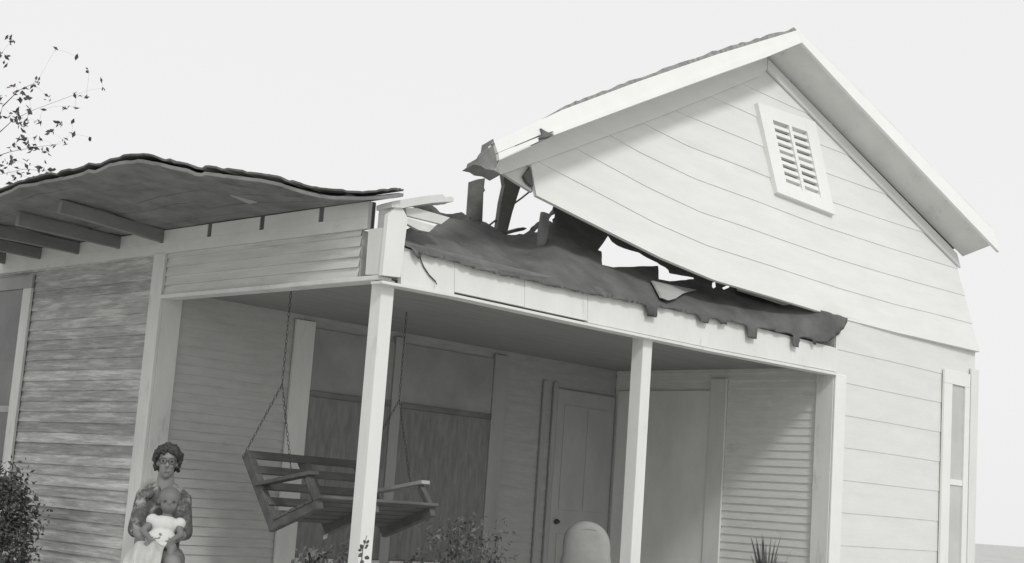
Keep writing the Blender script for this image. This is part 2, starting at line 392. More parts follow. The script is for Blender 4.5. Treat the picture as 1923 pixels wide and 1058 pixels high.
# --- windows and door under the porch
def wall_y(x0, x1, z0, z1, m, name, d0, d1, parent): return box(name, (x0, YC - d1, z0), (x1, YC - d0, z1), m, parent, 0.002)
cas = [(at(543, 700, 'y', YC).x, at(580, 700, 'y', YC).x), (at(733, 720, 'y', YC).x, at(751, 720, 'y', YC).x), (at(922, 720, 'y', YC).x, at(947, 720, 'y', YC).x)]
zs = at(830, 772, 'y', YC).z
for k, (x0, x1) in enumerate(((cas[0][1], cas[1][0]), (cas[1][1], cas[2][0]))):
    w = wall_y(x0 + 0.002, x1 - 0.002, zs - 0.02, zs + 0.02, 'darkwood', "window", 0.012, 0.04, H)
    wall_y(x0 + 0.002, x1 - 0.002, zs + 0.0205, 2.66, 'shade', "roller_shade", 0.0115, 0.022, w)
    wall_y(x0 + 0.002, x1 - 0.002, 1.0, zs - 0.0205, 'screen', "insect_screen", 0.0115, 0.024, w)
    wall_y(x0 + 0.002, x1 - 0.002, 0.93, 0.995, 'trim', "sill", 0.012, 0.05, w)
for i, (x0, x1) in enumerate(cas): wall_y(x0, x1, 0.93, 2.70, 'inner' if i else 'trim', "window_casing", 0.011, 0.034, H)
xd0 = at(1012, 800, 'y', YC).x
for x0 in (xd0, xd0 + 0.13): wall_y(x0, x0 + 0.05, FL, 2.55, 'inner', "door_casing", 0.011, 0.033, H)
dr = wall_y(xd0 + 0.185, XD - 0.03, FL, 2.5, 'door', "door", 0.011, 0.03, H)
# end wall: tall casing with the doorway beyond it
ya, yb = at(1330, 900, 'x', XD).y, at(1360, 900, 'x', XD).y
box("door_casing", (XD - 0.034, yb, FL), (XD - 0.011, ya, 2.66), 'trim', H, 0.002)
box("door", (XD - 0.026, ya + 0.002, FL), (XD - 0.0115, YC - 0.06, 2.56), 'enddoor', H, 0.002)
for z0, z1 in ((FL + 0.15, FL + 0.85), (FL + 1.05, FL + 1.95)):
    w_ = XD - 0.03 - (xd0 + 0.185)
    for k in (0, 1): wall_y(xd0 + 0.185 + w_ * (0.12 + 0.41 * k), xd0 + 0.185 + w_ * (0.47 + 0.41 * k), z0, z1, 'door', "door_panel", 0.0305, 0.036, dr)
bm = bmesh.new(); add_tube(bm, [(xd0 + 0.25, YC - 0.031, FL + 0.95), (xd0 + 0.25, YC - 0.05, FL + 0.95), (xd0 + 0.25, YC - 0.075, FL + 0.95)], [0.012, 0.024, 0.014], 10); link("knob", bm, 'chain', dr, True)
# left window
y0, y1 = at(62, 545, 'x', -0.02).y, at(47, 545, 'x', -0.02).y
wz = at(45, 543, 'x', -0.02).z
box("window_casing", (-0.036, y0, 0.95), (-0.014, y1, wz), 'trim', H, 0.002)
w = box("window", (-0.036, y0, wz + 0.001), (-0.014, y1 + 0.95, wz + 0.10), 'inner', H, 0.002)
box("pane", (-0.019, y1 + 0.001, 1.0), (-0.0145, y1 + 0.83, wz), 'pane', w, 0.0)
box("sash", (-0.03, y1 + 0.001, 1.9), (-0.0195, y1 + 0.83, 1.95), 'inner', w, 0.002)
box("frame", (-0.036, y1 + 0.831, 0.95), (-0.014, y1 + 0.95, wz), 'inner', w, 0.002)
# right window
x0, x1 = at(1771, 720, 'y', -0.02).x, at(1785, 760, 'y', -0.02).x
zt = at(1775, 693, 'y', -0.02).z; zp = at(1788, 722, 'y', -0.02).z
w = box("window", (x0, -0.036, zp), (x1 + 0.33, -0.013, zt), 'bright', H, 0.002)
box("frame", (x0, -0.036, 1.15), (x1, -0.013, zp - 0.001), 'bright', w, 0.002)
box("frame", (x1 + 0.24, -0.036, 1.15), (x1 + 0.33, -0.013, zp - 0.001), 'bright', w, 0.002)
box("pane", (x1 + 0.001, -0.02, 1.1), (x1 + 0.239, -0.014, zp - 0.001), 'paler', w, 0.0)
box("sash", (x1 + 0.002, -0.03, 1.93), (x1 + 0.238, -0.0205, 1.98), 'bright', w, 0.002)

# --- the lifted gable: lapped boards on the tilted plane
G0 = px_g(0.0)
GB = sorted((lambda q: (q.x, q.z))(G0(*p)) for p in ((1002, 366), (1040, 385), (1130, 430), (1240, 485), (1340, 527), (1460, 562), (1590, 602), (1690, 627), (1790, 650)))
GRL = sorted((lambda q: (q.x, q.z))(G0(*p)) for p in ((935, 318), (1020, 290), (1240, 205), (1440, 112)))
GRR = sorted((lambda q: (q.x, q.z))(G0(*p)) for p in ((1440, 112), (1795, 478)))
gbot = lambda u: lerp_tab(GB, u)
XAP = GRR[0][0]
gtop = lambda u: lerp_tab(GRL, u) if u < XAP else lerp_tab(GRR, u)
gP = lambda u, z: Vector((u, GK * (z - GZ) + GJ * (u - GX), z))
gleft = G0(1002, 345).x
gline = lambda i, u: gbot(u) + 0.262 * i * (1.0 if u > 3 else 1.0)
siding("gable_wall", gP, GN, gleft, XR + 0.0, 72, gline, gbot, gtop, 'gable', H, 0.0055, 0.005, 0.016)
slab("broken_siding", [(946, 327), (990, 309), (1003, 314), (1003, 325), (1012, 326), (1010, 341), (1010, 347), (1001, 350), (1000, 361), (972, 344)], px_g(-0.03), -GN * 0.02, 'frieze', H)
slab("broken_siding", [(984, 330), (997, 312), (998, 326), (1011, 326), (1009, 340), (1010, 348), (998, 349), (990, 342)], px_g(-0.005), -GN * 0.02, 'felt', H)  # dark felt bit; its left triangle is a shadow painted on the board
# frieze boards along the rakes
GF = px_g(0.028)
slab("rake_frieze", [(930, 305), (940, 328), (1020, 300), (1240, 219), (1428, 143), (1441, 130), (1441, 100), (1240, 180), (1040, 255)], GF, -GN * 0.018, 'gable', H)
RF = [(1442, 110), (1795, 474), (1900, 582), (1886, 590), (1795, 493), (1442, 131)]
def clipx(poly, xmax, fn):
    out = []
    for i in range(len(poly)):
        a, b = poly[i], poly[(i + 1) % len(poly)]; A, B = fn(*a).x, fn(*b).x
        if A <= xmax: out.append(a)
        if (A <= xmax) != (B <= xmax):
            t = (xmax - A) / (B - A); out.append((a[0] + (b[0] - a[0]) * t, a[1] + (b[1] - a[1]) * t))
    return out
slab("rake_frieze", clipx(RF, XR + 0.02, GF), GF, -GN * 0.018, 'gable', H)
# roof slopes: fascia on the overhang plane, soffit and sheathing running back
OV = 0.36
GO = px_g(OV)
XE = XR + 0.17
topL = [(928, 266), (1055, 207), (1200, 153), (1345, 103), (1497, 57)]
midL = [(935, 287), (1016, 253), (1040, 246), (1200, 186), (1345, 130), (1503, 70)]
botL = [(938, 300), (1015, 264), (1040, 254), (1200, 194), (1345, 141), (1440, 107), (1506, 80)]
bm = bmesh.new(); add_slab(bm, topL + midL[::-1], GO, -GN * 0.025); link("rake_fascia", bm, 'bright', H)
bm = bmesh.new()
add_slab(bm, [p for p in midL[2:]] + [p for p in botL[:1:-1]], px_g(OV + 0.012), -GN * 0.037)
add_slab(bm, [(936, 288), (1013, 257), (1011, 266), (938, 300)], px_g(OV + 0.004), -GN * 0.03)
link("rake_moulding", bm, 'bright', H)
slab("moulding_notch_dark", [(1016, 241), (1024, 246), (1040, 254), (1024, 258), (1012, 260), (1019, 250)], px_g(OV + 0.015), -GN * 0.05, 'felt', H)  # dark patch stands in for the dark notch through the moulding
topR = [(1497, 57), (1512, 69), (1600, 158), (1795, 360), (1905, 474)]; botR = [(1905, 503), (1795, 388), (1600, 182), (1506, 80)]
slab("rake_fascia", clipx(topR + botR, XE, GO), GO, -GN * 0.025, 'bright', H)
# soffits (behind the fascia to the wall) and the roof deck
def deck(name, line, fn, d0, d1, th, m, dn):
    bm = bmesh.new(); pts = [(fn(*p), d1(p)) for p in line]
    for a, b in zip(pts, pts[1:]):
        vs = []; (a, da), (b, db) = a, b
        for off in (Vector((0, 0, 0)), Vector(dn) * th):
            vs += [bm.verts.new(a - GN * d0 + off), bm.verts.new(b - GN * d0 + off), bm.verts.new(b - GN * db + off), bm.verts.new(a - GN * da + off)]
        for q in ((0, 1, 2, 3), (7, 6, 5, 4), (0, 4, 5, 1), (1, 5, 6, 2), (2, 6, 7, 3), (3, 7, 4, 0)): bm.faces.new([vs[i] for i in q])
    bmesh.ops.remove_doubles(bm, verts=bm.verts, dist=1e-5)
    return link(name, bm, m, H)
upv = Vector((0, 0.28, 0.96))
sofL = [(940, 290), (1040, 243), (1345, 127), (1500, 70)]
sofR = clipx([(1502, 70), (1795, 377), (1905, 491)], XE, GO)[:3]
flat = lambda d: (lambda p: d)
deck("soffit", [(940, 290), (965, 279), (990, 267), (1015, 255), (1040, 243), (1345, 127), (1500, 70)], GO, 0.03, lambda p: min(OV - 0.004, 0.05 + max(0.0, p[0] - 945) / 75.0 * 0.31), 0.012, 'white', upv)
deck("soffit", sofR, GO, 0.03, flat(OV - 0.004), 0.012, 'white', upv)
rl = [(928, 267.5), (990, 239.5), (1055, 208.5), (1125, 181), (1200, 154.5), (1270, 131), (1345, 104.5), (1420, 82), (1497, 58.5)]
rj = random.Random(21)
deck("roof_deck", rl, GO, 0.002, lambda p: 0.07 + max(0.0, (p[0] - 935) / 205.0) * 0.8 + rj.uniform(-0.04, 0.04), 0.012, 'under', -upv)
rr = clipx([(1497, 58.5), (1512, 71), (1600, 160), (1795, 362), (1905, 476)], XE, GO)
deck("roof_deck", rr[:5], GO, 0.002, flat(2.2), 0.012, 'under', -upv)
rn = random.Random(3)
edge = [(1055, 203)]
x = 1055
while x < 1490:
    x += rn.uniform(6, 13); edge.append((x, lerp_tab([(1055, 201), (1200, 146), (1340, 96), (1490, 53)], x) + rn.uniform(-1.8, 1.8)))
edge += [(1497, 58)] + [(p[0], p[1] + 2) for p in ((1345, 103), (1200, 153), (1055, 207))] + [(1053, 208)]
slab("shingle_edge", edge, px_g(OV - 0.03), -GN * 0.25, 'shingle', H)
er = [(1512, 68), (1560, 112), (1600, 152), (1650, 206), (1690, 246), (1730, 290), (1795, 356), (1860, 424), (1860, 428), (1795, 363), (1600, 160), (1512, 72)]
slab("shingle_edge", clipx(er, XE, GO), px_g(OV - 0.03), -GN * 0.25, 'white', H)
slab("torn_rake_end", [(926, 261), (931, 274), (936, 288), (938, 300), (930, 318), (941, 328), (927, 320), (912, 318), (903, 312), (889, 309), (897, 303), (899, 296), (914, 290), (919, 280), (924, 274)], px_g(OV - 0.02), -GN * 0.10, 'under', H)
slab("torn_rake_end", [(922, 272), (931, 276), (935, 292), (931, 303), (918, 303), (903, 297), (917, 288)], px_g(OV - 0.03), -GN * 0.02, 'frieze', H)
# attic vent: frame and louvres on the gable
ctr = [G0(*p) for p in ((1415, 197), (1523, 233), (1560, 407), (1452, 365))]
def quad(s, t):
    return ctr[0].lerp(ctr[1], s).lerp(ctr[3].lerp(ctr[2], s), t)
av = link("attic_vent", (lambda b: (b.faces.new([b.verts.new(quad(s, t) + GN * 0.006) for s, t in ((0.02, 0.02), (0.98, 0.02), (0.98, 0.98), (0.02, 0.98))]), b)[1])(bmesh.new()), 'slot', H)
def pt(s, t, o): return quad(s, t) + GN * o
def vbox(bm, s0, s1, t0, t1, o0, o1):
    vs = [bm.verts.new(pt(s, t, o)) for s in (s0, s1) for t in (t0, t1) for o in (o0, o1)]
    for q in ((0, 1, 3, 2), (4, 6, 7, 5), (0, 4, 5, 1), (2, 3, 7, 6), (0, 2, 6, 4), (1, 5, 7, 3)): bm.faces.new([vs[i] for i in q])
bm = bmesh.new()
for a in ((0, 0.2, 0, 1), (0.8, 1, 0, 1), (0.2005, 0.7995, 0, 0.15), (0.2005, 0.7995, 0.87, 1), (0.475, 0.525, 0.1505, 0.8695)): vbox(bm, *a, 0.004, 0.045)
link("vent_frame", bm, 'bright', av)
for s0, s1 in ((0.2005, 0.4745), (0.5255, 0.7995)):
    bm = bmesh.new()
    for k in range(9):
        t = 0.1505 + 0.719 * k / 9.0
        vbox(bm, s0, s1, t + (0.040 if k else 0.042), t + 0.0795, 0.007, 0.034)
    link("louvres", bm, 'bright', av)

# --- left eave: uplifted roof edge seen from below, with rafters
SIL = [(-230, 420), (-60, 385), (0, 366), (20, 358), (35, 350), (60, 347), (85, 340), (105, 337), (135, 330), (155, 325), (165, 320), (178, 322), (205, 309), (230, 305), (258, 302), (278, 304), (325, 315), (350, 320), (366, 327), (378, 328), (384, 325), (440, 333), (490, 339), (520, 345), (570, 360), (600, 368), (625, 370), (650, 371), (680, 372), (705, 371), (740, 369)]
OVT = [(-230, -1.05), (-60, -1.05), (300, -1.0), (400, -0.8), (520, -0.45), (600, -0.2), (700, -0.10), (740, -0.05)]
rn = random.Random(5); pts = []
for a, b in zip(SIL, SIL[1:]):
    n = max(1, int((b[0] - a[0]) / 7))
    for k in range(n): pts.append((a[0] + (b[0] - a[0]) * k / n, a[1] + (b[1] - a[1]) * k / n))
pts.append(SIL[-1])
def eave_rows(drop, amp, lift):
    rows = []; j = 0.0
    for p in pts:
        if rn.random() < 0.45: j = rn.uniform(-amp, amp)
        e = at(p[0], p[1] + drop + j, 'x', lerp_tab(OVT, p[0])); wy = e.y; row = []
        for k in range(9):
            t = k / 8.0; z = e.z + (3.152 - e.z) * (t ** 0.85) + 0.025 * noise.noise(Vector((wy * 2.2, t * 3, 1))) * math.sin(math.pi * t)
            row.append(Vector((e.x * (1 - t), wy, z + lift)))
        f = min(1.0, max(0.03, (wy - 0.35) / 0.8)); row.append(Vector((0.35 * f, wy, 3.152 + 0.05 * f + lift))); row.append(Vector((0.6 * f, wy, 3.152 + 0.12 * f + lift))); rows.append(row)
    return rows
rows = eave_rows(3.5, 0.8, 0)
bm = bmesh.new()                                           # sheathing boards running along the eave, each a little out of line
for k in range(10):
    d0 = 0.012 * noise.noise(Vector((k * 3.7, 0.5, 0))); 
    A, B, A2, B2 = [], [], [], []
    for r in rows:
        wv = Vector((0, 0, 0.006 * noise.noise(Vector((r[0].y * 1.5, k * 5.1, 2))) + d0 * 0.5)); g = (r[k + 1] - r[k]) * 0.012
        A.append(bm.verts.new(r[k] + wv + g)); B.append(bm.verts.new(r[k + 1] + wv - g)); A2.append(bm.verts.new(r[k] + wv + g + Vector((0, 0, 0.02)))); B2.append(bm.verts.new(r[k + 1] + wv - g + Vector((0, 0, 0.02))))
    for i in range(len(rows) - 1):
        for q in ((A, B), (B, B2), (B2, A2), (A2, A)): bm.faces.new((q[0][i], q[0][i + 1], q[1][i + 1], q[1][i]))
    for i in (0, -1): bm.faces.new((A[i], B[i], B2[i], A2[i]))
link("eave_sheathing", bm, 'under', H)
srows = eave_rows(0.5, 2.6, 0.034)
lo = [[bm2 for bm2 in r] for r in srows]
bm = bmesh.new(); lo = [[bm.verts.new(v) for v in r] for r in srows]; hi = [[bm.verts.new(v + Vector((0, 0, 0.012))) for v in r] for r in srows]
for i in range(len(srows) - 1):
    for k in range(10):
        bm.faces.new((lo[i][k], lo[i + 1][k], lo[i + 1][k + 1], lo[i][k + 1])); bm.faces.new((hi[i][k], hi[i][k + 1], hi[i + 1][k + 1], hi[i + 1][k]))
    for k in (0, 10): bm.faces.new((lo[i][k], hi[i][k], hi[i + 1][k], lo[i + 1][k]))
for i in (0, -1):
    for k in range(10): bm.faces.new((lo[i][k], lo[i][k + 1], hi[i][k + 1], hi[i][k]))
link("eave_shingles", bm, 'felt', H)
EV = sorted((r[0].y, r[0].x, r[0].z) for r in rows)
def eave(y):
    for a, b in zip(EV, EV[1:]):
        if a[0] <= y <= b[0]:
            t = (y - a[0]) / max(1e-6, b[0] - a[0]); return a[1] + (b[1] - a[1]) * t, a[2] + (b[2] - a[2]) * t
    return EV[-1][1], EV[-1][2]
for y in ys:
    ex, ez = eave(y)
    if y > 2.0:
        x0 = -0.80; t = (x0 - ex) / (0 - ex); zr = ez + (3.152 - ez) * t
        bm = bmesh.new(); add_bar(bm, Vector((x0, y, zr - 0.058)), Vector((0.004, y, 3.105)), 0.045, 0.085); link("rafter", bm, 'rafterdark', H)
    else:
        box("rafter_stub", (-0.022, y - 0.0215, 3.0625), (0.03, y + 0.0215, 3.15), 'felt', H, 0.002)
box("notch_sky_block", (0.0015, 0.145, 2.99), (0.03, YB, 3.148), 'felt', H)  # added dark strip: blocks sky and darkens the open rafter notches
bar("loose_sheathing_board", at(405, 349, 'x', -0.5), at(478, 381, 'x', -0.24), 0.10, 0.014, 'rafter', H)
slab("splintered_sheathing", [(640, 369), (652, 364), (663, 366), (672, 371), (660, 374), (648, 372)], px_x(-0.1), (0.02, 0, 0), 'under', H)

# ================================================================== storm debris
FT = [(762, 438), (842, 411), (851, 403), (880, 408), (920, 423), (951, 441), (989, 438), (1023, 411), (1042, 391), (1140, 430), (1250, 480), (1340, 520), (1460, 555), (1590, 597)]
FBm = [(762, 464), (790, 477), (905, 508), (1075, 546), (1215, 574), (1400, 612), (1545, 645), (1590, 640)]
def felt_fn(x, y):
    t, b = lerp_tab(FT, x), lerp_tab(FBm, x)
    s = min(1.0, max(-0.3, (b - y) / max(6.0, b - t)))
    dep = min(0.85, 0.25 + (x - 762) / 180.0) * min(1.0, max(0.0, (1560 - x) / 250.0))
    wf_ = min(1.0, max(0.0, (1570 - x) / 120.0))
    w = 0.04 * noise.noise(Vector((x * 0.018, y * 0.03, 0))) + 0.03 * noise.noise(Vector((x * 0.05 + y * 0.03, y * 0.09, 2))) + 0.014 * abs(noise.noise(Vector((x * 0.11, y * 0.16, 5))))
    return at(x, y, 'y', -0.055 + dep * max(0, s) ** 1.2 + (w * wf_ * s * 1.2 if s > 0 else 0))
rn = random.Random(11)
felt_poly = [(762, 446), (764, 432), (774, 427), (786, 432), (806, 436), (817, 427), (833, 417), (843, 411), (856, 403), (867, 399), (880, 408), (893, 412), (906, 416), (922, 424), (939, 434), (951, 441), (970, 442), (989, 438), (1004, 424), (1023, 411), (1030, 405), (1040, 388), (1090, 405), (1140, 430), (1250, 480), (1340, 520), (1460, 555), (1560, 588), (1592, 598),
             (1588, 611), (1576, 628), (1560, 640), (1548, 644), (1534, 641), (1532, 648), (1528, 647), (1527, 639), (1502, 634), (1500, 653), (1490, 651), (1490, 630), (1422, 616), (1421, 637), (1405, 634), (1403, 612), (1366, 604), (1365, 610), (1353, 609), (1352, 601), (1333, 598), (1330, 608), (1314, 603), (1311, 592),
             (1235, 577), (1233, 597), (1216, 594), (1214, 573), (1160, 563), (1075, 547), (1035, 538), (985, 526), (905, 509), (853, 493), (793, 478), (786, 487), (780, 478), (772, 466), (762, 463), (760, 454)]
holes = [[(1142, 443), (1150, 455), (1160, 462), (1172, 467), (1185, 471), (1200, 475), (1214, 484), (1235, 494), (1240, 498), (1250, 503), (1256, 508), (1258, 514), (1280, 518), (1303, 522), (1304, 525), (1280, 527), (1258, 529), (1237, 525), (1236, 500), (1200, 501), (1153, 503), (1131, 498), (1130, 473), (1123, 470), (1133, 457)],
         [(1338, 531), (1344, 530), (1345, 540), (1340, 543), (1337, 538)], [(1356, 541), (1364, 537), (1372, 536), (1370, 541), (1360, 545)],
         [(1030, 413), (1036, 405), (1043, 402), (1042, 410), (1038, 413), (1039, 419), (1034, 416), (1027, 416)], [(1003, 437), (1008, 431), (1012, 428), (1010, 437)]]
fm = bmesh.new(); add_slab(fm, jag(felt_poly, 6, 1.5, rn), felt_fn, (0, 0.006, 0.003), [jag(h, 8, 0.6, rn) for h in holes], 9)
tag(link("torn_roofing_felt", fm, 'felt', None, True), "large torn sheet of dark roofing felt sagging over the front porch beam", "roofing felt")
tag(slab("broken_board", [(1219, 529), (1250, 536), (1302, 546), (1275, 553), (1262, 562), (1248, 566), (1236, 561), (1229, 547)], lambda x, y: felt_fn(x, y) + Vector((-0.02, -0.05, 0)), (0, 0.02, 0), 'rafter'), "pale scrap of board showing in front of the dark felt under the big sky hole", "board")
tag(slab("broken_board", [(1373, 536), (1395, 543), (1440, 557), (1478, 573), (1462, 575), (1420, 561), (1376, 548)], lambda x, y: felt_fn(x, y) + Vector((-0.02, -0.07, 0)), (0, 0.015, 0), 'trim'), "thin pale board sliver under the gable edge, right of small holes", "board")

def upright(label, poly, y, base, wob=0):
    pl = poly
    o = slab("broken_board", pl, px_y(y), (0.01, 0.045, 0), 'darkwood'); tag(o, label, "board", "broken boards standing in the roof gap"); return o
upright("dark upright broken board, standing clear against the sky left of the leaning one", [(886, 341), (897, 337), (911, 335), (909, 352), (911, 358), (908, 362), (906, 414), (905, 470), (878, 470), (881, 412)], 0.95, 0)
upright("dark board leaning from the felt up to the broken rake corner of the gable", [(944, 322), (980, 345), (976, 356), (967, 384), (962, 400), (953, 436), (948, 480), (926, 480), (934, 430), (941, 380), (948, 348)], 0.9, 0)
sp = slab("splintered_board", [(952, 436), (968, 431), (983, 427), (990, 429), (984, 433), (966, 437), (955, 440)], px_y(0.85), (0, 0.06, 0), 'darkwood')
tag(sp, "short splintered dark board lying at the foot of the leaning board", "board")
tag(tube("thin_lath", [at(962, 385, 'y', 0.88), at(980, 372, 'y', 0.8), at(1001, 355, 'y', 0.6)], 0.007, 'darkwood', None, 6), "thin dark lath stretched from the leaning board to the gable's torn corner", "lath")
tag(tube("thin_lath", [at(918, 424, 'y', 0.9), at(927, 417, 'y', 0.92), at(936, 410, 'y', 0.95)], 0.007, 'darkwood', None, 6), "tiny dark lath between the two broken boards at felt level", "lath")
tag(slab("broken_board", [(1021, 398), (1032, 402), (1030, 432), (1024, 466), (1013, 466), (1016, 430)], px_y(0.42), (0, 0.03, 0), 'under'), "short dim hanging board in front of the felt, below the gable's left end", "board")
pk = slab("broken_plank", [(736, 380), (744, 377), (800, 368), (832, 365), (836, 371), (845, 369), (852, 372), (852, 379), (842, 379), (812, 381), (780, 386), (757, 391), (736, 389)], px_y(-0.06), (0.03, 0.17, 0), 'trim')
tag(pk, "white broken plank lying across the top of the porch's front corner", "plank")
fl = slab("torn_felt_scrap", jag([(772, 388), (808, 383), (845, 379), (835, 384), (812, 386), (820, 392), (826, 399), (838, 402), (850, 402), (868, 399), (880, 408), (868, 413), (840, 408), (800, 396)], 9, 0.8, rn), lambda x, y: at(x, y, 'y', 0.16), (0, 0.006, 0), 'felt')
tag(fl, "narrow dark felt scrap wedged beneath the white plank at the porch corner", "roofing felt")
cd = tube("loose_cord", [at(788, 474, 'y', -0.062), at(790, 488, 'y', -0.03), at(796, 502, 'y', -0.027), at(806, 517, 'y', -0.027), at(817, 528, 'y', -0.027), at(820, 534, 'y', -0.049)], 0.004, 'chain', None, 6)
tag(cd, "thin dark cord hanging in a curve down the left end of the front beam", "cord")

# ================================================================== porch swing (tilted back on its chains)
xl, xr_ = 0.35, 1.29
sw = thing("porch_swing", (0.82, 1.3, 1.24), "dark slatted wooden porch swing hanging tilted behind the corner post", "swing")
TB = at(465, 857, 'x', xl); BB = at(515, 983, 'x', xl)
by, bz, ty, tz = BB.y, BB.z, TB.y, TB.z
bdir = Vector((0, ty - by, tz - bz)); sdir = Vector((0, -0.94, 0.34))
nrm = Vector((1, 0, 0)).cross(bdir).normalized()
for x in (xl, 0.80, xr_):
    bar("stile", (x, by - 0.0 * 1, bz - 0.01), (x, ty, tz + 0.01), 0.05, 0.07, 'swing', sw, up=Vector((0, -1, 0.6)))
for t in (0.97, 0.74, 0.5, 0.27, 0.08):
    c = Vector((0, by, bz)) + bdir * t + nrm * (-0.035 if nrm.y > 0 else 0.035)
    bm = bmesh.new(); add_bar(bm, Vector((xl - 0.02, c.y, c.z)), Vector((xr_ + 0.02, c.y, c.z)), 0.018, 0.062, up=bdir.normalized()); link("backrest_slat", bm, 'swing', sw)
for k in range(6):
    c = Vector((0, by, bz + 0.02)) + sdir * (0.05 + 0.082 * k)
    bm = bmesh.new(); add_bar(bm, Vector((xl - 0.03, c.y, c.z)), Vector((xr_ + 0.03, c.y, c.z)), 0.066, 0.02, up=Vector((0, 0.34, 0.94))); link("seat_slat", bm, 'swing', sw)
for x in (xl, 0.80, xr_):
    a = Vector((x, by + 0.03, bz - 0.028)); bar("seat_rail", a, a + sdir * 0.5, 0.045, 0.06, 'swing', sw, up=Vector((0, 0.34, 0.94)))
for x, m in ((xl, 'swing'), (xr_, 'swingpale')):
    b = at(800, 906, 'x', xr_); b.x = x; a2 = Vector((x, by + (ty - by) * 0.5, bz + (tz - bz) * 0.5)) 
    bar("armrest", a2 + Vector((0.0, 0.02, 0.03)), b, 0.075, 0.025, m, sw)
    bar("arm_support", b + Vector((0, 0.05, -0.03)), Vector((x, by, bz)) + sdir * 0.45, 0.04, 0.04, 'swing', sw, up=Vector((0, 1, 0)))
def chain(a, b, m, parent):
    a, b = Vector(a), Vector(b); n = max(2, int((b - a).length / 0.028)); bm = bmesh.new(); d = (b - a).normalized()
    s = d.cross(Vector((0.2, 0.9, 0.3))).normalized(); t = s.cross(d)
    for k in range(n):
        c = a.lerp(b, (k + 0.5) / n); q = s if k % 2 else t
        pts = [c + d * (0.017 * math.cos(w)) + q * (0.0075 * math.sin(w)) for w in [2 * math.pi * i / 8 for i in range(9)]]
        add_tube(bm, pts, 0.0019, 4, False)
    return link("chain", bm, m, parent)
for x in (xl - 0.03, xr_ + 0.03):
    ap = at(530, 722, 'x', xl - 0.03); ap.x = x
    chain((x, ap.y, 2.74), ap, 'chain', sw)
    chain(ap, (x, ty + 0.01, tz - 0.01), 'chain', sw)
    chain(ap, (x, 1.09, 1.58), 'chain', sw)

# ================================================================== rounded chair on the porch
rc = thing("armchair", (3.07, 0.95, FL), "pale rounded chair back showing low on the porch, left of the second post", "chair")
tcam = Vector((CAM.x - 3.07, CAM.y - 0.95, 0)).normalized(); tr = Vector((-tcam.y, tcam.x, 0))
O = at(1102, 1030, 'y', 0.95); O.z = 0
def loc(u, v, w): return Vector((O.x, O.y, 0)) + tr * u + tcam * w + Vector((0, 0, v))
bm = bmesh.new(); prof = []
zt = at(1102, 979, 'y', 0.95).z
for k in range(25):
    a = math.pi * k / 24; prof.append(((0.175 + 0.02 * math.sin(a * 1.0)) * math.cos(a) - 0.012 * math.sin(a) , zt - 0.24 + 0.24 * math.sin(a) ** 0.8))
prof = [(0.235, 0.9)] + prof + [(-0.235, 0.9)]
fr = []
for w, sc in ((0.0, 0.8), (0.015, 0.92), (0.04, 0.985), (0.065, 1.0), (0.09, 0.985), (0.115, 0.92), (0.132, 0.8), (0.14, 0.6)):
    fr.append([bm.verts.new(loc(u * sc, 1.05 + (v - 1.05) * (0.55 + 0.45 * sc) if v > 1.05 else v, w)) for u, v in prof])
for r, s in zip(fr, fr[1:]):
    for k in range(len(prof) - 1): bm.faces.new((r[k], r[k + 1], s[k + 1], s[k]))
bm.faces.new(fr[0]); bm.faces.new(fr[-1])
for r, s in zip(fr, fr[1:]): bm.faces.new((r[-1], r[0], s[0], s[-1]))
link("backrest", bm, 'cushion', rc, True)
bm = bmesh.new()
add_tube(bm, [loc(0.06 * t + 0.01, zt - 0.055 - 0.012 * t * t, 0.137) for t in [-0.9 + 0.2 * i for i in range(10)]], [0.001, 0.004, 0.006, 0.007, 0.007, 0.007, 0.006, 0.005, 0.003, 0.001], 6); link("fold", bm, 'cushion', rc, True)
bm = bmesh.new(); 
vs = [bm.verts.new(loc(u, v, w)) for u in (-0.27, 0.27) for v in (FL + 0.30, FL + 0.45) for w in (-0.5, 0.02)]
for q in ((0, 1, 3, 2), (4, 6, 7, 5), (0, 4, 5, 1), (2, 3, 7, 6), (0, 2, 6, 4), (1, 5, 7, 3)): bm.faces.new([vs[i] for i in q])
bmesh.ops.bevel(bm, geom=bm.edges[:], offset=0.03, segments=2, affect='EDGES'); link("seat", bm, 'cushion', rc, True)
for u in (-0.24, 0.24):
    for w in (-0.46, 0.0):
        bm = bmesh.new(); add_tube(bm, [loc(u, FL + 0.002, w), loc(u * 0.97, FL + 0.31, w)], 0.022, 8); link("leg", bm, 'darkwood', rc, True)
    bm = bmesh.new(); add_bar(bm, loc(u * 1.08, FL + 0.62, 0.02), loc(u * 1.08, FL + 0.60, -0.46), 0.05, 0.03); link("armrest", bm, 'darkwood', rc)
    bm = bmesh.new(); add_tube(bm, [loc(u * 1.08, FL + 0.60, -0.42), loc(u * 1.02, FL + 0.4, -0.44)], 0.016, 8); link("arm_support", bm, 'darkwood', rc, True)

